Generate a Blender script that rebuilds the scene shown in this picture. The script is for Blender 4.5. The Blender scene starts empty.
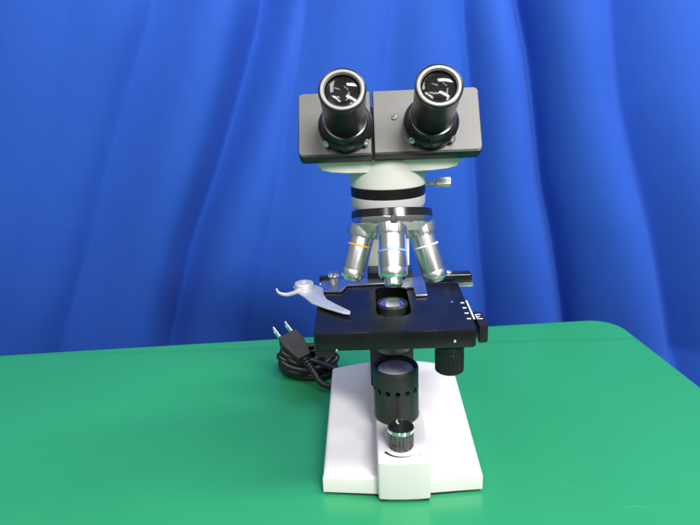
import bpy, bmesh, math, random
from mathutils import Vector, Matrix, Euler
from math import sin, cos, pi, radians, sqrt, exp

random.seed(7)
S = 0.001                                   # the scene is written in millimetres
sc = bpy.context.scene
col = sc.collection

# ------------------------------------------------------------------ materials
def nodes(name):
    m = bpy.data.materials.new(name); m.use_nodes = True
    nt = m.node_tree
    return m, nt, nt.nodes['Principled BSDF'], nt.nodes.new, nt.links.new

def noise(nt, scale, detail=3.0, rough=0.55, vec=None):
    n = nt.nodes.new('ShaderNodeTexNoise'); n.inputs['Scale'].default_value = scale
    n.inputs['Detail'].default_value = detail; n.inputs['Roughness'].default_value = rough
    if vec is None:
        t = nt.nodes.new('ShaderNodeTexCoord'); vec = t.outputs['Object']
    nt.links.new(vec, n.inputs['Vector'])
    return n.outputs['Fac']

def maprange(nt, v, a, b, c, d):
    n = nt.nodes.new('ShaderNodeMapRange')
    for k, x in zip(('From Min', 'From Max', 'To Min', 'To Max'), (a, b, c, d)): n.inputs[k].default_value = x
    nt.links.new(v, n.inputs['Value']); return n.outputs['Result']

def mat(name, color, rough=0.4, metal=0.0, rvar=0.06, nscale=60, bump=0.0, bscale=900, coat=0.0, var=0.04, spec=0.5, aniso=0.0):
    m, nt, b, new, link = nodes(name)
    f = noise(nt, nscale)
    mix = new('ShaderNodeMix'); mix.data_type = 'RGBA'
    mix.inputs[6].default_value = tuple(max(0, c * (1 - var)) for c in color) + (1,)
    mix.inputs[7].default_value = tuple(min(1, c * (1 + var)) for c in color) + (1,)
    link(f, mix.inputs[0]); link(mix.outputs[2], b.inputs['Base Color'])
    link(maprange(nt, f, 0.3, 0.7, max(0.01, rough - rvar), rough + rvar), b.inputs['Roughness'])
    b.inputs['Metallic'].default_value = metal
    b.inputs['Coat Weight'].default_value = coat
    b.inputs['Specular IOR Level'].default_value = spec
    if aniso: b.inputs['Anisotropic'].default_value = aniso
    if bump:
        bp = new('ShaderNodeBump'); bp.inputs['Strength'].default_value = bump; bp.inputs['Distance'].default_value = 0.0004
        link(noise(nt, bscale, 2.0), bp.inputs['Height']); link(bp.outputs[0], b.inputs['Normal'])
    return m

M_white  = mat('white_enamel', (0.61, 0.61, 0.60), 0.34, bump=0.04, bscale=220, coat=0.15, var=0.015)
M_cream  = mat('cream_enamel', (0.72, 0.74, 0.68), 0.32, bump=0.04, bscale=220, coat=0.2, var=0.015)
M_housing = mat('lightened_cream_enamel', (0.80, 0.80, 0.77), 0.36, bump=0.04, bscale=220, coat=0.1, var=0.015)  # collar's cream enamel, lightened in colour to offset shade under the head
M_black  = mat('black_enamel', (0.010, 0.011, 0.011), 0.36, bump=0.05, bscale=400, var=0.2, spec=0.4)
M_stage  = mat('black_stage_enamel', (0.007, 0.008, 0.010), 0.27, rvar=0.05, bump=0.03, bscale=300, var=0.2, spec=0.36)
M_anod   = mat('black_anodised', (0.020, 0.022, 0.022), 0.36, rvar=0.05, metal=0.0, bump=0.05, bscale=2500, var=0.2, spec=0.6)
M_barrel = mat('black_barrel', (0.008, 0.010, 0.010), 0.30, rvar=0.04, var=0.2, spec=0.38)
M_gloss  = mat('gloss_black', (0.010, 0.011, 0.012), 0.2, rvar=0.04, var=0.2)
M_plate  = mat('grey_plate', (0.125, 0.125, 0.123), 0.42, metal=0.5, rvar=0.05, nscale=900, bump=0.1, bscale=2000, var=0.16)
M_chrome = mat('chrome', (0.86, 0.87, 0.88), 0.10, metal=1.0, rvar=0.03, var=0.02, nscale=200)
M_satin  = mat('satin_metal', (0.66, 0.67, 0.69), 0.33, metal=1.0, rvar=0.04, var=0.05)
M_ring   = mat('pale_metal_ring', (0.28, 0.28, 0.265), 0.4, metal=0.3, rvar=0.05, var=0.04)
M_steel  = mat('screw_steel', (0.82, 0.82, 0.82), 0.42, metal=1.0, var=0.05)
M_print  = mat('white_print', (0.8, 0.8, 0.8), 0.6, var=0.02)
M_ink    = mat('grey_ink', (0.03, 0.03, 0.035), 0.55, var=0.1)
M_yellow = mat('yellow_band', (0.75, 0.38, 0.03), 0.35, var=0.05)
M_blue   = mat('light_blue_band', (0.22, 0.45, 0.85), 0.35, var=0.05)
M_whiteb = mat('white_band', (0.85, 0.85, 0.82), 0.4, var=0.03)
M_cable  = mat('black_cable', (0.010, 0.010, 0.011), 0.36, rvar=0.08, bump=0.1, bscale=900, var=0.2)
M_plug   = mat('black_plug', (0.022, 0.022, 0.024), 0.5, rvar=0.06, bump=0.25, bscale=1400, var=0.2)
M_rubber = mat('dark_rubber', (0.02, 0.02, 0.03), 0.7)
M_turned = mat('turned_chrome', (0.92, 0.92, 0.93), 0.31, metal=1.0, rvar=0.02, var=0.02, nscale=200, aniso=0.7)
M_turned.node_tree.nodes['Principled BSDF'].inputs['Anisotropic Rotation'].default_value = 0.25
_t = M_turned.node_tree.nodes.new('ShaderNodeTangent'); _t.direction_type = 'RADIAL'; _t.axis = 'Z'
M_turned.node_tree.links.new(_t.outputs[0], M_turned.node_tree.nodes['Principled BSDF'].inputs['Tangent'])
M_pale   = mat('pale_satin_metal', (0.66, 0.67, 0.68), 0.42, metal=0.5, rvar=0.04, var=0.05)
M_under  = mat('grey_enamel', (0.50, 0.52, 0.50), 0.4, var=0.04)
M_frost  = mat('frosted_lens', (0.42, 0.42, 0.47), 0.3, rvar=0.05, coat=0.5, var=0.06)
M_knobm  = mat('dark_chrome', (0.10, 0.10, 0.11), 0.22, metal=1.0, var=0.05)

def glassmat(name, tint, rough=0.0):
    m, nt, b, new, link = nodes(name)
    b.inputs['Base Color'].default_value = tint + (1,)
    b.inputs['Transmission Weight'].default_value = 1.0
    b.inputs['IOR'].default_value = 1.5
    f = noise(nt, 40)
    link(maprange(nt, f, 0, 1, rough, rough + 0.01), b.inputs['Roughness'])
    return m
M_glass = glassmat('clear_lens_glass', (0.95, 0.92, 0.97), 0.07)
M_coated = mat('coated_lens', (0.008, 0.002, 0.005), 0.03, rvar=0.01, coat=0.0, var=0.3, spec=0.3)

# green vinyl cover
def table_mat():
    m, nt, b, new, link = nodes('green_vinyl')
    tc = new('ShaderNodeTexCoord')
    big = noise(nt, 3.0, 4)
    mix = new('ShaderNodeMix'); mix.data_type = 'RGBA'
    mix.inputs[6].default_value = (0.019, 0.225, 0.090, 1); mix.inputs[7].default_value = (0.025, 0.272, 0.116, 1)
    link(big, mix.inputs[0]); link(mix.outputs[2], b.inputs['Base Color'])
    link(maprange(nt, noise(nt, 11, 5, 0.65), 0.3, 0.7, 0.24, 0.33), b.inputs['Roughness'])
    b.inputs['Specular IOR Level'].default_value = 0.5
    # shallow crease in the cover a few centimetres before the far edge, plus slow waviness
    sep = new('ShaderNodeSeparateXYZ'); link(tc.outputs['Object'], sep.inputs[0])
    wob = noise(nt, 4.0, 2)
    y = new('ShaderNodeMath'); y.operation = 'MULTIPLY_ADD'
    link(wob, y.inputs[0]); y.inputs[1].default_value = 0.02; link(sep.outputs['Y'], y.inputs[2])
    r = new('ShaderNodeMapRange'); r.interpolation_type = 'SMOOTHSTEP'
    link(y.outputs[0], r.inputs['Value'])
    r.inputs['From Min'].default_value = 0.228; r.inputs['From Max'].default_value = 0.240
    r.inputs['To Min'].default_value = 1.0; r.inputs['To Max'].default_value = 0.0
    wav = noise(nt, 9, 2)
    add = new('ShaderNodeMath'); add.operation = 'MULTIPLY_ADD'
    link(wav, add.inputs[0]); add.inputs[1].default_value = 1.6; link(r.outputs[0], add.inputs[2])
    bp = new('ShaderNodeBump'); bp.inputs['Strength'].default_value = 0.5; bp.inputs['Distance'].default_value = 0.0014
    link(add.outputs[0], bp.inputs['Height'])
    bp2 = new('ShaderNodeBump'); bp2.inputs['Strength'].default_value = 0.04; bp2.inputs['Distance'].default_value = 0.0008
    link(noise(nt, 60, 3), bp2.inputs['Height']); link(bp.outputs[0], bp2.inputs['Normal'])
    link(bp2.outputs[0], b.inputs['Normal'])
    return m
M_table = table_mat()

def curtain_mat():
    m, nt, b, new, link = nodes('blue_cloth')
    tc = new('ShaderNodeTexCoord')
    mix = new('ShaderNodeMix'); mix.data_type = 'RGBA'
    mix.inputs[6].default_value = (0.016, 0.077, 0.42, 1); mix.inputs[7].default_value = (0.021, 0.091, 0.49, 1)
    link(noise(nt, 5, 4), mix.inputs[0]); link(mix.outputs[2], b.inputs['Base Color'])
    b.inputs['Roughness'].default_value = 0.75
    b.inputs['Specular IOR Level'].default_value = 0.2
    b.inputs['Sheen Weight'].default_value = 0.12
    b.inputs['Sheen Roughness'].default_value = 0.4
    b.inputs['Sheen Tint'].default_value = (0.3, 0.45, 1.0, 1)
    # soft small crumples
    mp = new('ShaderNodeMapping'); mp.inputs['Scale'].default_value = (1.0, 1.0, 0.45); mp.inputs['Rotation'].default_value = (0, 0.35, 0)
    link(tc.outputs['Object'], mp.inputs['Vector'])
    b2 = new('ShaderNodeBump'); b2.inputs['Strength'].default_value = 0.35; b2.inputs['Distance'].default_value = 0.006
    link(noise(nt, 16, 4, 0.5, mp.outputs[0]), b2.inputs['Height'])
    link(b2.outputs[0], b.inputs['Normal'])
    return m
M_curtain = curtain_mat()

# ------------------------------------------------------------------ mesh helpers
def finish(bm, name, m, parent=None, sharp=32, extra=()):
    """link a bmesh (millimetres) as ONE mesh object; extra: further materials"""
    for v in bm.verts: v.co *= S
    bmesh.ops.recalc_face_normals(bm, faces=bm.faces[:])
    lim = radians(sharp)
    for f in bm.faces: f.smooth = True
    for e in bm.edges:
        if len(e.link_faces) == 2: e.smooth = e.calc_face_angle(0) < lim
    me = bpy.data.meshes.new(name); bm.to_mesh(me); bm.free()
    me.materials.append(m)
    for x in extra: me.materials.append(x)
    o = bpy.data.objects.new(name, me); col.objects.link(o)
    if parent is not None: o.parent = parent
    return o

def frame(loc=(0, 0, 0), axis=(0, 0, 1), spin=0.0):
    q = Vector((0, 0, 1)).rotation_difference(Vector(axis).normalized())
    return Matrix.Translation(loc) @ q.to_matrix().to_4x4() @ Matrix.Rotation(spin, 4, 'Z')

def basis(o, x, y, z):
    x, y, z = Vector(x), Vector(y), Vector(z)
    return Matrix(((x.x, y.x, z.x, o[0]), (x.y, y.y, z.y, o[1]), (x.z, y.z, z.z, o[2]), (0, 0, 0, 1)))

def lathe(bm, prof, F=Matrix(), seg=64, ribs=0, depth=0.0, ribz=None, closed=False, mi=0):
    """revolve (r, z) pairs about the frame's z axis; ribs: grip ridges between the heights ribz"""
    if ribs: seg = ribs * 4
    rings = []
    for r, z in prof:
        if r < 1e-6:
            rings.append([bm.verts.new(F @ Vector((0, 0, z)))])
        else:
            ring = []
            for i in range(seg):
                rr = r
                if ribs and ribz[0] <= z <= ribz[1]: rr = r - depth * (0, 0.5, 1, 0.5)[i % 4]
                a = 2 * pi * i / seg
                ring.append(bm.verts.new(F @ Vector((rr * cos(a), rr * sin(a), z))))
            rings.append(ring)
    if closed: rings.append(rings[0])
    fs = []
    for A, B in zip(rings, rings[1:]):
        if len(A) == 1 and len(B) == 1: continue
        if len(A) == 1: fs += [bm.faces.new((A[0], B[(i + 1) % seg], B[i])) for i in range(seg)]
        elif len(B) == 1: fs += [bm.faces.new((A[i], A[(i + 1) % seg], B[0])) for i in range(seg)]
        else: fs += [bm.faces.new((A[i], A[(i + 1) % seg], B[(i + 1) % seg], B[i])) for i in range(seg)]
    if not closed:
        for R in (rings[0], rings[-1]):
            if len(R) > 2: fs.append(bm.faces.new(R))
    for f in fs: f.material_index = mi
    return bm

def turned(name, prof, m, parent, F=Matrix(), **k):
    bm = bmesh.new(); lathe(bm, prof, F, **k)
    return finish(bm, name, m, parent)

def prism(bm, pts, z0, z1, F=Matrix(), bevel=0.0, seg=2, which='all'):
    lo = [bm.verts.new(F @ Vector((x, y, z0))) for x, y in pts]
    hi = [bm.verts.new(F @ Vector((x, y, z1))) for x, y in pts]
    n = len(pts)
    fs = [bm.faces.new(lo[::-1]), bm.faces.new(hi)]
    fs += [bm.faces.new((lo[i], lo[(i + 1) % n], hi[(i + 1) % n], hi[i])) for i in range(n)]
    bmesh.ops.recalc_face_normals(bm, faces=fs)
    if bevel:
        es = set()
        for f in fs[:2]:
            if which == 'top' and f is fs[0]: continue
            es |= set(f.edges)
        es = [e for e in es]
        if which == 'all':
            es += [e for f in fs[2:] for e in f.edges if e not in es and e.calc_face_angle(0) > 0.5]
        bmesh.ops.bevel(bm, geom=list(set(es)), offset=bevel, segments=seg, profile=0.6, affect='EDGES', clamp_overlap=True)
    return bm

def box(bm, x0, x1, y0, y1, z0, z1, F=Matrix(), bevel=0.0, seg=2):
    return prism(bm, [(x0, y0), (x1, y0), (x1, y1), (x0, y1)], z0, z1, F, bevel, seg)

def rrect(x0, x1, y0, y1, r, n=6):
    if not isinstance(r, (tuple, list)): r = (r,) * 4
    out = []
    for (cx, cy, a0, rr) in ((x0, y0, pi, r[0]), (x1, y0, 1.5 * pi, r[1]), (x1, y1, 0, r[2]), (x0, y1, pi / 2, r[3])):
        sx = 1 if cx == x0 else -1; sy = 1 if cy == y0 else -1
        for i in range(n + 1):
            a = a0 + pi / 2 * i / n
            out.append((cx + sx * rr + rr * cos(a), cy + sy * rr + rr * sin(a)))
    return out

def tube(bm, pts, r, seg=10, caps=True):
    pts = [Vector(p) for p in pts]
    rings = []; up = Vector((0, 0, 1))
    t0 = (pts[1] - pts[0]).normalized(); n = t0.cross(up)
    if n.length < 1e-3: n = t0.cross(Vector((1, 0, 0)))
    n.normalize(); prev = t0
    for i, p in enumerate(pts):
        t = (pts[min(i + 1, len(pts) - 1)] - pts[max(i - 1, 0)]).normalized()
        n = prev.rotation_difference(t) @ n; prev = t
        b = t.cross(n)
        rr = r[i] if isinstance(r, (list, tuple)) else r
        rings.append([bm.verts.new(p + (n * cos(2 * pi * k / seg) + b * sin(2 * pi * k / seg)) * rr) for k in range(seg)])
    for A, B in zip(rings, rings[1:]):
        for k in range(seg): bm.faces.new((A[k], A[(k + 1) % seg], B[(k + 1) % seg], B[k]))
    if caps: bm.faces.new(rings[0][::-1]); bm.faces.new(rings[-1])
    return bm

def smoothpath(pts, n=8):
    pts = [Vector(p) for p in pts]; P = [pts[0]] + pts + [pts[-1]]; out = []
    for i in range(1, len(P) - 2):
        for k in range(n):
            t = k / n; a, b, c, d = P[i - 1], P[i], P[i + 1], P[i + 2]
            out.append(0.5 * ((2 * b) + (c - a) * t + (2 * a - 5 * b + 4 * c - d) * t * t + (3 * b - a - 3 * c + d) * t ** 3))
    out.append(pts[-1]); return out

def cut(o, bms):
    """subtract closed bmeshes (millimetres) from an object, baked into its mesh"""
    bm = bms
    for v in bm.verts: v.co *= S
    bmesh.ops.recalc_face_normals(bm, faces=bm.faces[:])
    me = bpy.data.meshes.new('cutter'); bm.to_mesh(me); bm.free()
    c = bpy.data.objects.new('cutter', me); col.objects.link(c)
    md = o.modifiers.new('cut', 'BOOLEAN'); md.operation = 'DIFFERENCE'; md.object = c; md.solver = 'EXACT'
    bpy.context.view_layer.update()
    new = bpy.data.meshes.new_from_object(o.evaluated_get(bpy.context.evaluated_depsgraph_get()))
    o.modifiers.clear(); old = o.data; o.data = new
    bpy.data.objects.remove(c); bpy.data.meshes.remove(me); bpy.data.meshes.remove(old)
    b2 = bmesh.new(); b2.from_mesh(new)
    for f in b2.faces: f.smooth = True
    for e in b2.edges:
        if len(e.link_faces) == 2: e.smooth = e.calc_face_angle(0) < radians(32)
    b2.to_mesh(new); b2.free()

def screw(parent, loc, axis, r=1.6, h=1.0, name='screw', slot=0.4):
    bm = bmesh.new(); F = frame(loc, axis, slot)
    lathe(bm, [(0, -1.5), (r, -1.5), (r, h * 0.7), (r * 0.85, h), (r * 0.5, h), (r * 0.45, h * 0.3), (0, h * 0.3)], F, seg=18)
    return finish(bm, name, M_steel, parent)

# ------------------------------------------------------------------ THE SETTING
# table under a green vinyl cover, turned 4.4 degrees
ang = radians(4.4)
def table():
    c, s = cos(ang), sin(ang)
    R = Matrix(((c, -s, 0, 321.5), (s, c, 0, 295), (0, 0, 1, 0), (0, 0, 0, 1)))
    bm = bmesh.new()
    base = rrect(-1150, 0, -620, 0, 42, 14)
    cx, cy = -850, -450
    rings = []
    def ring(inset, z):
        out = []
        for x, y in rrect(-1150 + inset, -inset, -620 + inset, -inset, max(2, 42 - inset), 14):
            out.append(bm.verts.new(R @ Vector((x, y, z))))
        return out
    r = 9
    prof = [(14, 0.0), (r, 0.0)] + [(r - r * sin(a * pi / 16), -r + r * cos(a * pi / 16)) for a in range(1, 9)] + [(-0.5, -60), (-2, -420)]
    for i, z in prof: rings.append(ring(i, z))
    bm.faces.new(rings[0])
    for A, B in zip(rings, rings[1:]):
        for k in range(len(A)): bm.faces.new((A[k], A[(k + 1) % len(A)], B[(k + 1) % len(A)], B[k]))
    o = finish(bm, 'table_surface', M_table, None, 60)
    o['kind'] = 'structure'
    o['label'] = 'table top under a glossy green vinyl cover with rounded corner'
    return o
T = table()
# pale scuffs on the vinyl
def scuff(pts):
    bm = bmesh.new(); tube(bm, smoothpath([(x, y, 0.05) for x, y in pts], 5), 0.24, 6)
    for v in bm.verts: v.co.z *= 0.35
    finish(bm, 'scuff_mark', M_scuff, T)
M_scuff = mat('pale_scuff', (0.034, 0.295, 0.126), 0.5, var=0.2, nscale=400)
for p in ([(-409, 116), (-405, 119)], [(-286, -50), (-284, -46.5), (-281, -47)], [(-213, -54), (-209.5, -51.5)], [(-232, 96), (-231.5, 100)],
          [(-287, 42), (-283, 43.2)], [(134.8, -47.2), (138, -50), (142.5, -56.1), (148, -61), (151.6, -68.3)],
          [(174, -80.4), (182, -78), (189.7, -79.4), (192.7, -82.8)]): scuff(p)

# blue cloth hung behind the table
FOLDS = [  # (z, x) polylines of the valleys, half widths left and right, depth
 ([(480,-153),(434,-158),(329,-197),(220,-243),(106,-301),(-44,-360),(-175,-411)], 9, 36, 60),
 ([(486,-283),(440,-296),(344,-347),(226,-406),(96,-466),(-47,-541),(-188,-612)], 24, 58, 30),
 ([(491,-391),(445,-406),(348,-445),(216,-501),(99,-556),(-45,-628)], 26, 50, 13),
 ([(477,-83),(432,-92),(360,-107),(297,-125),(189,-147),(56,-188),(-48,-220),(-179,-257)], 12, 30, 15),
 ([(472,29),(427,25),(355,15),(239,4),(66,-10),(-63,-21)], 11, 26, 13),
 ([(468,116),(411,118),(325,129),(233,138),(91,152),(-35,171),(-191,189)], 16, 26, 33),
 ([(465,184),(419,194),(347,213),(257,229),(174,244),(87,271),(-15,296),(-195,338)], 12, 22, 54),
 ([(460,305),(414,316),(291,341),(183,380),(66,429),(-44,469),(-200,525)], 17, 60, 44),
 ([(470,430),(300,470),(100,560),(-200,660)], 25, 40, 18),
 ([(470,560),(200,600),(-200,760)], 20, 30, 20),
 ([(470,-560),(200,-640),(-200,-760)], 20, 30, 18),
 ([(470,-720),(200,-780),(-200,-860)], 20, 30, 20),
]
def fx(pl, z):
    if z >= pl[0][0]:
        (z0, x0), (z1, x1) = pl[0], pl[1]
        return x0 + (z - z0) * (x1 - x0) / (z1 - z0) * 0.5
    for (z0, x0), (z1, x1) in zip(pl, pl[1:]):
        if z >= z1: 
            return x0 + (z - z0) * (x1 - x0) / (z1 - z0)
    (z0, x0), (z1, x1) = pl[-2], pl[-1]
    return x1 + (z - z1) * (x1 - x0) / (z1 - z0) * 0.6
def sm(pl, z): return (fx(pl, z - 30) + fx(pl, z) * 2 + fx(pl, z + 30)) / 4
def curtain():
    bm = bmesh.new()
    xs = [-2200 + 10.0 * i for i in range(150)] + [-700 + 2.0 * i for i in range(700)] + [700 + 10.0 * i for i in range(151)]; zs = [-700 + 8.0 * j for j in range(183)]
    grid = []
    for z in zs:
        cen = [(sm(pl, z), a, b, d, pl[0][1] > pl[-1][1]) for pl, a, b, d in FOLDS]
        row = []
        for x in xs:
            y = 352.0 + 45.0 * min(1.3, max(0.0, (450 - z) / 450.0)) ** 2          # the cloth hangs in at the bottom
            for c0, a, b, d, slant in cen:
                u = x - c0
                if u > 0 and slant:                                       # folds that lean this way open gently on the right
                    y += d * exp(-0.5 * (u / b) ** 2)
                    continue
                w = a if u < 0 else b
                y += d * exp(-(sqrt(u * u + 20.0) - 4.5) / w)        # a sharp valley, so that its floor is never a flat strip
                y -= 0.16 * d * exp(-0.5 * ((u + 60) / 34) ** 2)      # the cloth swells just before a fold
            y += 4.0 * sin(x / 95.0 + z / 260.0) + 2.0 * sin(x / 37.0 - z / 150.0 + 1.0)
            row.append(bm.verts.new((x, y, z)))
        grid.append(row)
    for A, B in zip(grid, grid[1:]):
        for i in range(len(xs) - 1): bm.faces.new((A[i], A[i + 1], B[i + 1], B[i]))
    o = finish(bm, 'backdrop_curtain', M_curtain, None, 180)
    o['kind'] = 'structure'
    o['label'] = 'blue cloth hanging in folds behind the green table'
    return o
curtain()

# ------------------------------------------------------------------ THE MICROSCOPE
MIC = bpy.data.objects.new('microscope', None); col.objects.link(MIC)
MIC.empty_display_size = 0.05
MIC['label'] = 'white and black binocular microscope standing on the green table'
MIC['category'] = 'microscope'

# --- base: wings that rise towards the back, bowed front and back edges
def base():
    bm = bmesh.new()
    CX = 2.8
    def half(v): return 65.3 - 0.7 * v
    def ztop(y):
        return 18.6 + 15.9 * (y + 60) / 160.0
    def pt(u, v):           # u in -1..1, v in 0..1
        h = half(v)
        yf = -58.5 - 5.5 * (1 - abs(u)); yb = 99 + 15 * (1 - abs(u) ** 1.6)
        return CX + u * h, yf + (yb - yf) * v
    r = 3.2
    us = [-1, -0.988, -0.97, -0.945] + [-0.9 + 0.1 * i for i in range(19)] + [0.945, 0.97, 0.988, 1]
    vs = [0, 0.004, 0.010, 0.02] + [0.05 + 0.05 * i for i in range(19)] + [0.98, 0.99, 0.996, 1]
    def fil(d): return r - sqrt(max(0, r * r - (r - d) ** 2)) if d < r else 0.0
    g = []
    for v in vs:
        row = []
        for u in us:
            x, y = pt(u, v)
            d = min((1 - abs(u)) * 65, v * 160, (1 - v) * 160)
            # round the plan corners a little
            du, dv = (1 - abs(u)) * 65, min(v, 1 - v) * 160
            row.append(bm.verts.new((x, y, ztop(y) - fil(d))))
        g.append(row)
    for A, B in zip(g, g[1:]):
        for i in range(len(us) - 1): bm.faces.new((A[i], A[i + 1], B[i + 1], B[i]))
    loop = g[0][:] + [R[-1] for R in g[1:]] + g[-1][-2::-1] + [R[0] for R in g[-2:0:-1]]
    prev = loop
    for z, ins in ((2.8, 0), (2.2, 0.8)):
        nx = []
        for v in loop:
            d = Vector((v.co.x - CX, v.co.y - 20, 0)).normalized() * ins
            nx.append(bm.verts.new((v.co.x - d.x, v.co.y - d.y, z)))
        for i in range(len(loop)): bm.faces.new((prev[i], prev[(i + 1) % len(loop)], nx[(i + 1) % len(loop)], nx[i]))
        prev = nx
    bm.faces.new(prev)
    # raised centre block with the control panel
    pts = [(-17.2, 100), (-17.2, -69), (-8, -70.0), (3.8, -70.3), (16, -70.0), (24.8, -69), (24.8, 100)]
    b2 = bmesh.new(); prism(b2, pts[::-1], 2.2, 38.4, bevel=2.2, seg=3)
    me = bpy.data.meshes.new('t'); b2.to_mesh(me); b2.free(); bm.from_mesh(me); bpy.data.meshes.remove(me)
    return finish(bm, 'base', M_white, MIC, 38)
BASE = base()
BASE['label'] = 'white enamelled base with a raised centre block'
bm = bmesh.new()
prism(bm, [(-60.8, -56.5), (-17, -61.8), (-15.8, -67.8), (23.4, -67.8), (24.6, -61.8), (66.6, -56.5), (65.4, 95), (2.8, 110), (-60, 95)], 0.3, 2.3)
finish(bm, 'bottom_plate', M_rubber, BASE)
for x, y in ((-52, -46), (57, -46), (-52, 84), (57, 84)):
    turned('rubber_foot', [(0, 0), (6, 0), (6.5, 1), (6.5, 1.75), (0, 1.75)], M_rubber, BASE, frame((x, y, 0)), seg=20)
# printed brightness wedge round the knob, and its dot
KX, KY, ZT = 2.6, -48.6, 38.4
bm = bmesh.new(); A = []; B = []
for i in range(29):
    t = i / 28.0; a = radians(211 + t * 96)
    w = 2.3 * (1 - t) ** 0.8 + 0.12
    A.append(bm.verts.new((KX + (15.6 - w * 0.5) * cos(a), KY + 0.5 + (15.6 - w * 0.5) * sin(a), ZT + 0.12)))
    B.append(bm.verts.new((KX + (15.6 + w * 0.5) * cos(a), KY + 0.5 + (15.6 + w * 0.5) * sin(a), ZT + 0.12)))
for i in range(28): bm.faces.new((A[i], B[i], B[i + 1], A[i + 1]))
finish(bm, 'brightness_scale', M_ink, BASE)
turned('scale_dot', [(0, 0.1), (0.8, 0.1), (0.8, 0.14), (0, 0.14)], mat('pale_grey_ink', (0.35, 0.35, 0.35), 0.6), BASE, frame((16.4, -60.8, ZT)), seg=14)

# --- dimmer knob
bm = bmesh.new(); F = frame((KX, KY, ZT + 0.6), spin=0.1)
lathe(bm, [(0, 0), (9.6, 0), (10.0, 0.6), (10.3, 1.2), (10.7, 14.2), (10.7, 15.0)], F, ribs=18, depth=0.9, ribz=(1.0, 14.5))
KNOB = finish(bm, 'dimmer_knob', M_knobm, MIC)
turned('chrome_rim', [(10.2, 15.1), (10.9, 15.1), (10.9, 17.4), (10.5, 18.0), (10.0, 18.0), (10.0, 17.6), (10.0, 15.1)], M_chrome, KNOB, F)
turned('knob_cap', [(0, 15.1), (9.9, 15.1), (9.9, 17.7), (9.3, 17.3), (0, 17.3)], M_gloss, KNOB, F)
bm = bmesh.new(); box(bm, -0.7, 0.7, 4.4, 9.0, 17.35, 17.6, frame((KX, KY, ZT + 0.6), spin=0.38))
finish(bm, 'pointer_line', M_print, KNOB)

# --- illuminator on the block
IF = frame((1.6, 0, ZT + 0.05))
bm = bmesh.new()
lathe(bm, [(0, 0), (20.0, 0), (20.3, 0.5), (20.3, 2.6), (20.0, 3.2), (20.0, 46.8), (19.3, 48.4), (18.2, 48.6), (17.2, 47.6), (16.6, 44.5), (15.4, 44.5), (15.4, 8), (0, 8)], IF, seg=96)
ILL = finish(bm, 'illuminator', M_anod, MIC)
cb = bmesh.new()
for k in range(14):
    a = -pi / 2 + 0.02 + k * 2 * pi / 14
    lathe(cb, [(0, 15.0), (2.5, 15.0), (2.5, 22), (0, 22)], Matrix.Translation((1.6, 0, ZT + 30.0)) @ frame(axis=(cos(a), sin(a), 0)), seg=20)
cut(ILL, cb)
turned('collector_lens', [(0, 42.0), (16.4, 42.0), (16.5, 45.0)] + [(16.4 * cos(t), 45.0 + 2.6 * sin(t)) for t in [0.1 + 0.147 * i for i in range(10)]] + [(0, 47.65)], M_frost, ILL, IF)

# --- arm: pillar and the horizontal limb to the body tube
bm = bmesh.new()
prof = [(112, 36), (112, 150), (110, 205), (100, 236), (82, 254), (58, 261), (0, 261), (0, 229), (50, 229), (64, 222), (72, 206), (74, 170), (74, 36)]
F = basis((0, 0, 0), (0, 1, 0), (0, 0, 1), (1, 0, 0))
prism(bm, prof, -19.5, 20.5, F, bevel=4.0, seg=3)
ARM = finish(bm, 'arm', M_cream, MIC, 40)
bm = bmesh.new(); box(bm, -20.5, 21.5, 50, 73.5, 38.6, 156, bevel=1.2)
BLK = finish(bm, 'stage_carrier', M_black, MIC)
for sx in (-1, 1):   # focus knobs on the sides of the pillar, low behind the stage
    bm = bmesh.new(); F = frame((0.5 + sx * 20, 93, 84), (sx, 0, 0))
    lathe(bm, [(0, -2), (9, -2), (9, 3), (15, 3.4), (16, 4.4), (16, 13), (15, 14), (0, 14)], F, ribs=30, depth=0.6, ribz=(4.2, 13.2))
    finish(bm, 'focus_knob', M_black, ARM)

# --- stage
bm = bmesh.new()
F0 = Matrix()
pts = rrect(-62.2, 59.0, -66, 41, (5, 5, 3, 3), 5)
pts = [(x + (2.6 * (y + 66) / 107 if x > 0 else -2.0 * (y + 66) / 107), y) for x, y in pts]
prism(bm, pts, 133.8, 148, F0, bevel=0.9, seg=2)
STAGE = finish(bm, 'stage', M_stage, MIC)
cb = bmesh.new()
prism(cb, rrect(-14.2, 13.8, -36.5, 33, (11, 11, 9, 9), 8), 120, 160)
cut(STAGE, cb)
bm = bmesh.new(); box(bm, -61.4, -47, -65.2, 20, 128.6, 133.7, bevel=0.8)
box(bm, -20, 20, 20, 51, 118, 133.7, bevel=1.0)
finish(bm, 'stage_bracket', M_black, STAGE)
screw(STAGE, (48.9, -8.7, 148), (0, 0, 1), 0.9, 0.25, 'pin')
screw(STAGE, (42.5, -66.1, 139.2), (0, -1, 0), 1.1, 0.5, 'pin')
screw(STAGE, (-45.0, -66.1, 134.6), (0, -1, 0), 0.8, 0.4, 'pin')
# vertical scale printed along the right edge of the plate
bm = bmesh.new()
prism(bm, [(59.6, -46.5), (60.9, -46.5), (61.6, -6.5), (60.4, -6.5)], 148.05, 148.2)
for k in range(4):
    y = -11.5 - k * 11.2; x = 59.2 + 0.02 * (y + 46)
    box(bm, x - 4.4, x - 1.4, y - 1.0, y + 1.0, 148.05, 148.2)
finish(bm, 'vertical_scale', M_print, STAGE)
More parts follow.
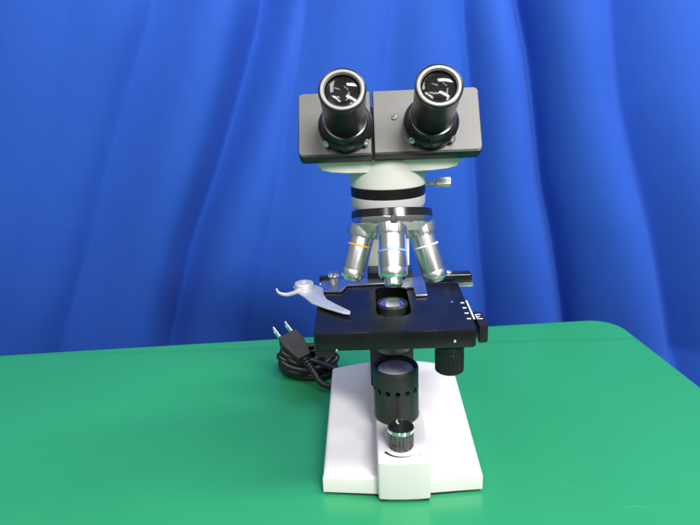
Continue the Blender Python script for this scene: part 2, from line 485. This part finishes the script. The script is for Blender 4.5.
# mechanical-drive block on the right with its vernier
bm = bmesh.new()
prism(bm, rrect(62.0, 69.4, -57, -29, (1, 4, 4, 1), 6), 133.0, 147.4, bevel=0.7)
DRV = finish(bm, 'stage_drive_block', M_black, MIC)
bm = bmesh.new()
box(bm, 62.8, 63.5, -45, -35, 147.45, 147.55)
for y, l in ((-44.4, 3.2), (-40.0, 1.8), (-35.6, 3.2)): box(bm, 63.9, 63.9 + l, y - 0.55, y + 0.55, 147.45, 147.55)
finish(bm, 'vernier_scale', M_print, DRV)
bm = bmesh.new(); F = frame((41.0, -50, 107.4))
lathe(bm, [(0, 0), (10.0, 0), (11.0, 1.0), (11.2, 2), (11.2, 16.5), (10.6, 17.2), (10.6, 19.0), (11.4, 19.4), (11.4, 24.5), (10.8, 25), (8, 25), (8, 27), (0, 27)], F, ribs=26, depth=0.7, ribz=(1.8, 16.8))
KN = finish(bm, 'stage_drive_knob', M_black, MIC)
# condenser under the stage opening
bm = bmesh.new(); F = frame((-0.5, -2, 0))
lathe(bm, [(0, 104), (13.5, 104), (14.5, 105), (15.5, 109), (21.5, 118), (21.5, 133.6), (13.4, 133.6), (13.4, 145.4), (12.2, 146.8), (11.2, 146.8), (11.2, 138), (0, 138)], F, seg=64)
COND = finish(bm, 'condenser', M_anod, MIC)
turned('condenser_lens', [(0, 141), (11.1, 141), (11.1, 145.0)] + [(11.1 * cos(t), 145.2 + 4.0 * sin(t)) for t in [0.15 * i for i in range(1, 10)]] + [(0, 149.2)], M_glass, COND, F, seg=40)
turned('lens_seat', [(0, 138.2), (11.0, 138.2), (11.0, 140.4), (0, 139.2)], M_satin, COND, F, seg=40)

# --- slide rail at the back of the stage, holder and spring clip
bm = bmesh.new()
box(bm, 34, 75.5, 46.5, 58.5, 145.6, 153.2, bevel=1.4, seg=3); box(bm, -66, -56, 53, 60, 146, 152.4, bevel=1.0); box(bm, -56.2, 34.2, 55, 59, 143, 147)
RAIL = finish(bm, 'slide_rail', M_gloss, MIC)
bm = bmesh.new(); box(bm, 63.5, 76.5, 45.2, 58, 141.6, 145.4, bevel=0.6); finish(bm, 'rail_bracket', M_satin, RAIL)
screw(RAIL, (54, 53, 153.2), (0, 0, 1), 4.0, 1.4, 'rail_screw')
bm = bmesh.new()
H = [(-65, 21), (-44, 20), (-39.5, 35.5), (-3, 37.5), (6, 29), (13.5, 23), (14.3, 25.6), (20, 25), (20, 4), (30.2, 5), (31.6, 46), (31, 53), (-60, 52.5), (-65.5, 47)]
prism(bm, H, 148.5, 150.2, bevel=0.3, seg=1)
HOLD = finish(bm, 'slide_holder', M_satin, MIC)
bm = bmesh.new(); F = frame((-52, 47.2, 150))
lathe(bm, [(0, -1), (4.2, -1), (4.2, 3.6), (2.6, 4.0), (2.6, 5.0), (5.0, 5.4), (5.4, 6.2), (5.4, 8.6), (4.9, 9.2), (0, 9.2)], F, ribs=12, depth=0.9, ribz=(5.3, 8.8))
finish(bm, 'thumb_screw', M_satin, HOLD)
for x, y in ((-66.5, 31), (-66.0, 41)): screw(HOLD, (x + 2, y, 150.2), (0, 0, 1), 1.2, 0.6, 'rivet')
bm = bmesh.new()
FG = [(-88.3, 32.5), (-82.9, 16.3), (-74.5, 3.2), (-67.8, -10.2), (-54.5, -23.5), (-39.9, -35.5), (-35.1, -36.9), (-34.8, -31.7), (-47.1, -15.5), (-55.5, -3.0), (-58.6, 8.0), (-60.5, 24.9), (-71.6, 38)]
prism(bm, FG, 150.4, 152.0, bevel=0.35, seg=1)
CLIP = finish(bm, 'slide_clip', M_pale, MIC)
bm = bmesh.new(); tl = smoothpath([(-101, 19, 154.2), (-98.5, 14.5, 152.4), (-93, 12, 151.4), (-87.5, 14.5, 151.2), (-81, 21, 151.2)], 6)
tube(bm, tl, [1.0 + 1.2 * i / len(tl) for i in range(len(tl))], 8)
finish(bm, 'clip_lever', M_pale, CLIP)
turned('pivot_boss', [(0, 0), (8.2, 0), (8.6, 0.6), (8.6, 3.6), (8.0, 4.5), (6.8, 5.0), (3.4, 5.0), (3.0, 4.5), (2.0, 4.5), (1.6, 5.4), (0, 5.6)], M_pale, CLIP, frame((-77.5, 28, 152.0)), seg=48)

# --- body tube
bm = bmesh.new()
lathe(bm, [(0, 226), (22, 226), (26, 226.9), (28.6, 229.2), (29.6, 232.5), (29.8, 238.4), (29.8, 239), (0, 239)], frame((-2, 0, 0)), seg=96)
NECK = finish(bm, 'body_tube', M_white, MIC)
turned('black_band', [(0, 238.5), (29.4, 238.5), (29.6, 238.8), (29.6, 246.6), (29.3, 246.9), (0, 246.9)], M_barrel, NECK, frame((-2, 0, 0)), seg=96)
turned('upper_collar', [(0, 246.9), (29.8, 246.9), (30.2, 247.5), (30.3, 252), (30.6, 270), (0, 270)], M_cream, NECK, frame((-2, 0, 0)), seg=96)
SF = frame((27.6, 0, 246.2), (1, 0, 0.02))
bm = bmesh.new()
lathe(bm, [(0, -3), (2.1, -3), (2.1, 2.5), (1.6, 3), (1.6, 8.2), (0, 8.2)], SF, seg=20)
lathe(bm, [(0, 8.0), (3.6, 8.0), (4.1, 8.6), (4.1, 19.6), (3.6, 20.2), (0, 20.2)], SF, ribs=22, depth=0.35, ribz=(8.5, 19.8))
finish(bm, 'clamp_screw', M_satin, MIC)

# --- nosepiece, tipped forward so that the working objective hangs plumb
TH = radians(15.5)
NC = Vector((0, -20 * cos(TH), 206 + 20 * sin(TH)))
NA = Vector((0, sin(TH), cos(TH)))              # up along its axis
NF = frame(NC, NA)
bm = bmesh.new()
lathe(bm, [(0, 12.2), (31.6, 12.2), (31.8, 12.5), (31.0, 17.6), (30.4, 18.0), (0, 18.0)], NF, seg=96)
NOSE = finish(bm, 'nosepiece', M_gloss, MIC)
turned('chrome_ring', [(0, 6.8), (29.6, 6.8), (30.8, 7.8), (31.4, 11.4), (31.2, 12.2), (0, 12.2)], M_chrome, NOSE, NF, seg=96)
turned('underside', [(0, 0.5), (24, 1.2), (29.2, 6.4), (29.2, 6.9), (0, 6.9)], M_under, NOSE, NF, seg=96)
turned('click_stop', [(0, 6.5), (2.6, 6.5), (2.8, 7.0), (2.8, 12.1), (0, 12.1)], M_chrome, NOSE, frame(NC + Vector((0, -29.5 * cos(TH), 29.5 * sin(TH))), NA), seg=24)

def objective(label, band, root, d, R, L, Rc, bandz, c=0.0):
    """lathe along d, from the socket downwards; z runs down the barrel"""
    bm = bmesh.new()
    lathe(bm, [(0, 0), (R * 0.97, 0), (R, 0.4), (R, bandz - 1.0), (R * 0.965, bandz - 0.9), (R * 0.965, bandz + 1.2), (R, bandz + 1.3),
               (R, L - 13 + c), (R * 0.985, L - 12.6 + c), (R * 0.985, L - 12.0 + c), (R, L - 11.6 + c), (R, L - 8.8 + c), (R * 0.95, L - 7.2 + c), (R * 0.84, L - 5.8 + c), (R * 0.80, L - 5.4 + c), (R * 0.64, L - 5.0 + c),
               (R * 0.61, L - 1.0), (R * 0.54, L), (R * 0.24, L), (R * 0.2, L - 0.6), (0, L - 0.6)], seg=96)
    o = finish(bm, 'objective', M_turned, MIC, 24); o['label'] = label
    q = Vector((0, 0, 1)).rotation_difference(Vector(d).normalized())
    o.matrix_local = Matrix.Translation(Vector(root) * S) @ q.to_matrix().to_4x4()
    turned('collar', [(0, -6.0), (Rc * 0.9, -6.0), (Rc, -5.2), (Rc, 1.6), (Rc * 0.96, 2.6), (R * 0.98, 3.2), (0, 3.2)], M_turned, o, ribs=36, depth=0.15, ribz=(-5.3, 1.7))
    turned('colour_band', [(R * 0.9, bandz - 0.35), (R + 0.1, bandz - 0.35), (R + 0.1, bandz + 0.75), (R * 0.9, bandz + 0.75)], band, o, closed=True)
    turned('front_lens', [(0, L - 0.5), (R * 0.22, L - 0.5), (R * 0.2, L - 0.1), (0, L + 0.1)], M_coated, o, seg=24)
    return o
objective('chrome objective with a light blue band, foremost and pointing towards the viewer', M_blue, NC + Vector((-1.5, -20 * cos(TH), 20 * sin(TH))), (0, -sin(2 * TH), -cos(2 * TH)), 10.8, 41.0, 12.7, 15.5)
dL = Vector((-sin(TH), -sin(TH) * cos(TH), -cos(TH) ** 2)); dR = Vector((sin(TH), -sin(TH) * cos(TH), -cos(TH) ** 2))
objective('slim chrome objective with a yellow band, tilted to the left', M_yellow, NC + Vector((-23.0, 0, 1)), dL, 9.7, 38.5, 12.8, 10.0, 3.4)
objective('slim chrome objective with a white band, tilted to the right', M_whiteb, NC + Vector((22.5, 0, 1)), dR, 9.9, 41.5, 13.0, 12.0, 3.4)

# --- binocular head, its plates leaning back 30 degrees from plumb
AI = radians(30)
n = Vector((0, -cos(AI), sin(AI))); up = Vector((0, sin(AI), cos(AI)))
HF = basis((-1.5, -40, 274.5), (1, 0, 0), up, n)     # x across, y up the plate, z out of the plate
bm = bmesh.new()
def hull_ring(nn, hw, side, low, top):               # one outline of the housing at the depth nn behind the plates
    half = [(-hw, top), (-hw, side + 4), (-hw * 0.975, side + 1), (-hw * 0.90, side - 0.42 * (side - low) - 1), (-hw * 0.78, low + 0.20 * (side - low)), (-hw * 0.58, low + 0.04 * (side - low)), (-hw * 0.30, low)]
    pts = half + [(-x, y) for x, y in half[::-1]]
    return [bm.verts.new(HF @ Vector((x, y, nn))) for x, y in pts]
rs = [hull_ring(-12.0, 54.5, 4.5, 1.2, 44), hull_ring(-14.5, 56, 3.5, -0.6, 45), hull_ring(-19.0, 55.5, 1.0, -5.6, 44), hull_ring(-21.0, 54.5, 1.2, -5.6, 43.5), hull_ring(-46, 47, 14, 7.6, 40)]
for A, B in zip(rs, rs[1:]):
    for k in range(len(A)): bm.faces.new((A[k], A[(k + 1) % len(A)], B[(k + 1) % len(B)], B[k]))
bm.faces.new(rs[0]); bm.faces.new(rs[-1])
HEAD = finish(bm, 'prism_housing', M_housing, MIC, 40)
def head_plate(x0, x1, r, label):
    bm = bmesh.new()
    prism(bm, rrect(x0, x1, 0, 50.5, r, 6), -12, 0, HF, bevel=0.8, seg=2)
    k = x0 + 4
    while k < x1 - 4:                                 # fine teeth along the lower front edge
        box(bm, k, k + 0.75, -0.28, 1.75, -0.6, 0.62, HF); k += 1.5
    o = finish(bm, 'eyepiece_slide', M_black, MIC); o['label'] = label
    bm = bmesh.new(); prism(bm, rrect(x0 + 0.5, x1 - 0.5, 1.1, 50.0, [max(0.6, q - 0.5) for q in r], 6), -0.1, 0.55, HF, bevel=0.3, seg=1)
    finish(bm, 'face_plate', M_plate, o)
    return o
PL = head_plate(-65.8, -12.6, (4, 1, 1, 4), 'narrower left plate of the binocular head')
PR = head_plate(-11.2, 66.2, (1, 4, 4, 1), 'wider right plate of the binocular head')
def hp(x, y, z): return HF @ Vector((x, y, z))
turned('plate_screw', [(0, -0.5), (2.1, -0.5), (2.1, 0.35), (1.5, 0.7), (0.9, 0.7), (0.8, 0.2), (0, 0.2)], mat('dark_screw', (0.15, 0.15, 0.15), 0.35, metal=1.0), PR, HF @ Matrix.Translation((4.0, 28.2, 0.55)), seg=20)

def eyepiece(x, label):
    E = HF @ Matrix.Translation((x, 21.2, 0.5))
    bm = bmesh.new()
    lathe(bm, [(0, 0), (19.0, 0), (19.6, 0.6), (19.6, 6.4), (19.0, 7.2), (17.8, 8.6), (17.0, 9.4), (16.6, 12.5), (15.6, 14.2), (15.0, 14.4), (0, 14.4)], E, seg=96)
    t = finish(bm, 'eyepiece_tube', M_gloss, MIC, 30); t['label'] = label
    for a in (-136, -44, 90):
        c, s = cos(radians(a)), sin(radians(a))
        q = E @ Vector((19.2 * c, 19.2 * s, 4.4)); ax = (E.to_3x3() @ Vector((c, s, 0.8)))
        bmq = bmesh.new(); Fq = frame(q, ax)
        lathe(bmq, [(0, -2), (2.5, -2), (2.5, 1.2), (2.2, 1.6), (1.2, 1.6), (1.1, 0.2), (0, 0.2)], Fq, seg=20)
        finish(bmq, 'set_screw', M_steel, t)
    bm = bmesh.new()
    lathe(bm, [(0, 14.5), (14.0, 14.5), (14.2, 15), (15.1, 50.5), (15.35, 51.0), (15.35, 53.6), (14.9, 54.3), (14.3, 54.5), (14.2, 53.6), (12, 53.2), (11.4, 52.0), (11.4, 28), (0, 28)], E, seg=96)
    finish(bm, 'eyepiece', M_barrel, t, 30)
    turned('eye_ring', [(14.15, 53.7), (14.0, 54.3), (13.5, 54.5), (12.2, 54.3), (11.7, 53.5), (11.35, 52.6), (11.8, 52.9), (12, 53.4)], M_ring, t, E, closed=True, seg=96)
    turned('eye_lens', [(0, 47.0)] + [(11.3 * q / 12, 47.0 + 1.9 * (q / 12) ** 2) for q in range(1, 13)] + [(11.3, 51.6)] + [(11.3 * (1 - q / 14), 51.6 + 2.3 * (1 - (1 - q / 14) ** 2)) for q in range(1, 15)], M_glass, t, E, seg=96)
    turned('field_lens', [(0, 33.0), (10.9, 33.0)] + [(10.9 * (1 - q / 14), 34.1 + 4.6 * (1 - q / 14) ** 2) for q in range(15)], M_coated, t, E, seg=64)
    return t
eyepiece(-31.0, 'left black eyepiece tube with a pale ring round its lens')
eyepiece(30.0, 'right black eyepiece tube with a pale ring round its lens')

# ------------------------------------------------------------------ POWER CORD coiled beside the base
CORD = bpy.data.objects.new('power_cord', None); col.objects.link(CORD)
CORD.location = (-0.1, 0.145, 0)
CORD['label'] = 'black power cord coiled in a bundle with its two pronged plug on top'
CORD['category'] = 'power cord'
bpy.context.view_layer.update()
def cord_part(bm, name, m, sharp=32):
    for v in bm.verts: v.co -= Vector((-100, 145, 0))
    return finish(bm, name, m, CORD, sharp)
cc = Vector((-96, 150, 0)); pts = []
N = 7; per = 22
for i in range(int((N + 0.45) * per)):
    t = 2 * pi * i / per; k = i / ((N + 0.45) * per)
    a = 28 + 4 * sin(k * 19 + 1); b = 14 + 3 * cos(k * 23)
    z = 3.8 + 24 * k + 3.6 * (1 + sin(t + 2.6)) + 2.2 * sin(t * 1.43 + k * 27)
    x = cc.x + a * cos(t + 2.6) + 3 * sin(k * 21) + 1.6 * sin(t * 2.3 + 1); y = cc.y + b * sin(t + 2.6) + 4 * sin(k * 15 + 2) + 2.2 * sin(t * 1.7)
    pts.append((x, y, max(3.6, z)))
lead = [(2, 113, 14), (2, 128, 9), (-14, 142, 4), (-34, 140, 4)]
body = pts
PC = Vector((-107, 148, 36))                        # centre of the plug
pd = Vector((-0.56, 0.74, 0.38)).normalized()
nn = Vector((0.10, -0.50, 0.86)); nn = (nn - pd * nn.dot(pd)).normalized(); px_ = nn.cross(pd)
PB = basis(PC, pd.cross(nn), pd, nn) @ Matrix.Scale(1.26, 4)                  # x across, y towards the prongs, z out of the broad face
tail = [Vector((-55, 132, 12)), Vector((-52, 117, 9)), Vector((-64, 107, 7)), Vector((-77, 110, 12)), PB @ Vector((0, -36, -1.5)), PB @ Vector((0, -27, 0)), PB @ Vector((0, -18, 0))]
bm = bmesh.new(); tube(bm, smoothpath(lead + [Vector(p) for p in body] + tail, 4), 3.7, 12)
cord_part(bm, 'cable', M_cable, 60)
# plug body
bm = bmesh.new()
prism(bm, [(-8.6, 15), (-9.8, 13.5), (-10.4, 4), (-8.2, -10), (-6.4, -16), (-5.2, -17.5), (5.2, -17.5), (6.4, -16), (8.2, -10), (10.4, 4), (9.8, 13.5), (8.6, 15)][::-1], -6.5, 6.5, PB, bevel=1.3, seg=3)
PLUG = cord_part(bm, 'plug', M_plug, 40)
bm = bmesh.new()
for k in range(4):
    w = 5.6 - 0.45 * k
    tube(bm, [PB @ Vector((0, -17.6 - 3.4 * k, 0)), PB @ Vector((0, -19.8 - 3.4 * k, 0))], w, 14)
tube(bm, [PB @ Vector((0, -17, 0)), PB @ Vector((0, -32, -0.8))], 3.9, 14)
def sub(bm, name, m):
    for v in bm.verts: v.co -= Vector((-100, 145, 0))
    return finish(bm, name, m, PLUG, 40)
sub(bm, 'strain_relief', M_plug)
bm = bmesh.new()                                      # raised rectangle moulded on the plug's face
prism(bm, rrect(-4.6, 4.6, -5, 6, 1, 3), 6.4, 6.8, PB, bevel=0.2, seg=1); sub(bm, 'moulded_panel', M_plug)
for sx in (-6.3, 6.3):
    bm = bmesh.new()
    prism(bm, rrect(-0.8, 0.8, 14, 31, (0.2, 0.2, 0.6, 0.6), 3), -3.3, 3.3, PB @ Matrix.Translation((sx, 0, 0)), bevel=0.25, seg=1)
    cbm = bmesh.new(); lathe(cbm, [(0, -3), (1.5, -3), (1.5, 3), (0, 3)], PB @ Matrix.Translation((sx, 27.2, 0)) @ frame(axis=(1, 0, 0)), seg=16)
    for v in cbm.verts: v.co -= Vector((-100, 145, 0))
    p = sub(bm, 'prong', M_steel); 
    # the hole through the blade
    for v in cbm.verts: v.co += Vector((-100, 145, 0))
    cut(p, cbm)

# ------------------------------------------------------------------ LIGHT: fluorescent ceiling fixtures of the room
w = bpy.data.worlds.new('World'); sc.world = w; w.use_nodes = True
nt = w.node_tree; bg = nt.nodes['Background']
tc = nt.nodes.new('ShaderNodeTexCoord'); sp = nt.nodes.new('ShaderNodeSeparateXYZ'); nt.links.new(tc.outputs['Generated'], sp.inputs[0])
rp = nt.nodes.new('ShaderNodeValToRGB')
mr = nt.nodes.new('ShaderNodeMapRange'); mr.inputs['From Min'].default_value = -1; mr.inputs['From Max'].default_value = 1
nt.links.new(sp.outputs['Z'], mr.inputs['Value']); nt.links.new(mr.outputs[0], rp.inputs[0])
e = rp.color_ramp.elements
e[0].position = 0.30; e[0].color = (0.10, 0.10, 0.10, 1)
e[1].position = 0.80; e[1].color = (0.62, 0.62, 0.60, 1)
x = e.new(0.52); x.color = (0.34, 0.34, 0.335, 1)
nt.links.new(rp.outputs[0], bg.inputs['Color']); bg.inputs['Strength'].default_value = 0.48

def lamp(name, loc, target, sx, sy, power, color=(1, 0.968, 0.945), spin=0.0):
    l = bpy.data.lights.new(name, 'AREA'); l.shape = 'RECTANGLE'; l.size = sx; l.size_y = sy; l.energy = power; l.color = color
    o = bpy.data.objects.new(name, l); col.objects.link(o); o.location = loc
    o.rotation_euler = (Vector(target) - Vector(loc)).to_track_quat('-Z', 'Y').to_euler()
    o.rotation_euler.rotate_axis('Z', spin)
    return o
for x, y, z, pw, sp in ((-0.80, -2.1, 1.85, 14, 50), (0.90, -2.0, 1.80, 92, 62), (-0.60, -0.25, 1.65, 8, 35), (0.75, -0.25, 1.65, 30, 50)):
    lamp('ceiling_tube', (x, y, z), (x * 0.5, y + 0.25 if y > -1 else 0, 0.1), 0.2, 1.2, pw, spin=radians(sp))

# ------------------------------------------------------------------ CAMERA
cam = bpy.data.cameras.new('camera'); co = bpy.data.objects.new('camera', cam); col.objects.link(co)
P, YAW, ROLL = radians(17), radians(1.93), radians(2.4)
fwd = Vector((-sin(YAW) * cos(P), cos(YAW) * cos(P), -sin(P))); rt = Vector((cos(YAW), sin(YAW), 0)); upv = rt.cross(fwd)
R = Matrix((rt, upv, -fwd)).transposed() @ Matrix.Rotation(-ROLL, 3, 'Z')
co.matrix_world = Matrix.Translation((-0.0195, -0.4498, 0.320)) @ R.to_4x4()
cam.sensor_width = 36.0; cam.lens = 566.0 / 700 * 36; cam.clip_start = 0.01; cam.clip_end = 50
sc.camera = co

sc.view_settings.view_transform = 'Standard'; sc.view_settings.look = 'None'
sc.view_settings.exposure = 0.03; sc.view_settings.gamma = 1.0
sc.render.engine = 'CYCLES'
sc.cycles.max_bounces = 10; sc.cycles.transmission_bounces = 10; sc.cycles.glossy_bounces = 6
sc.cycles.use_denoising = True
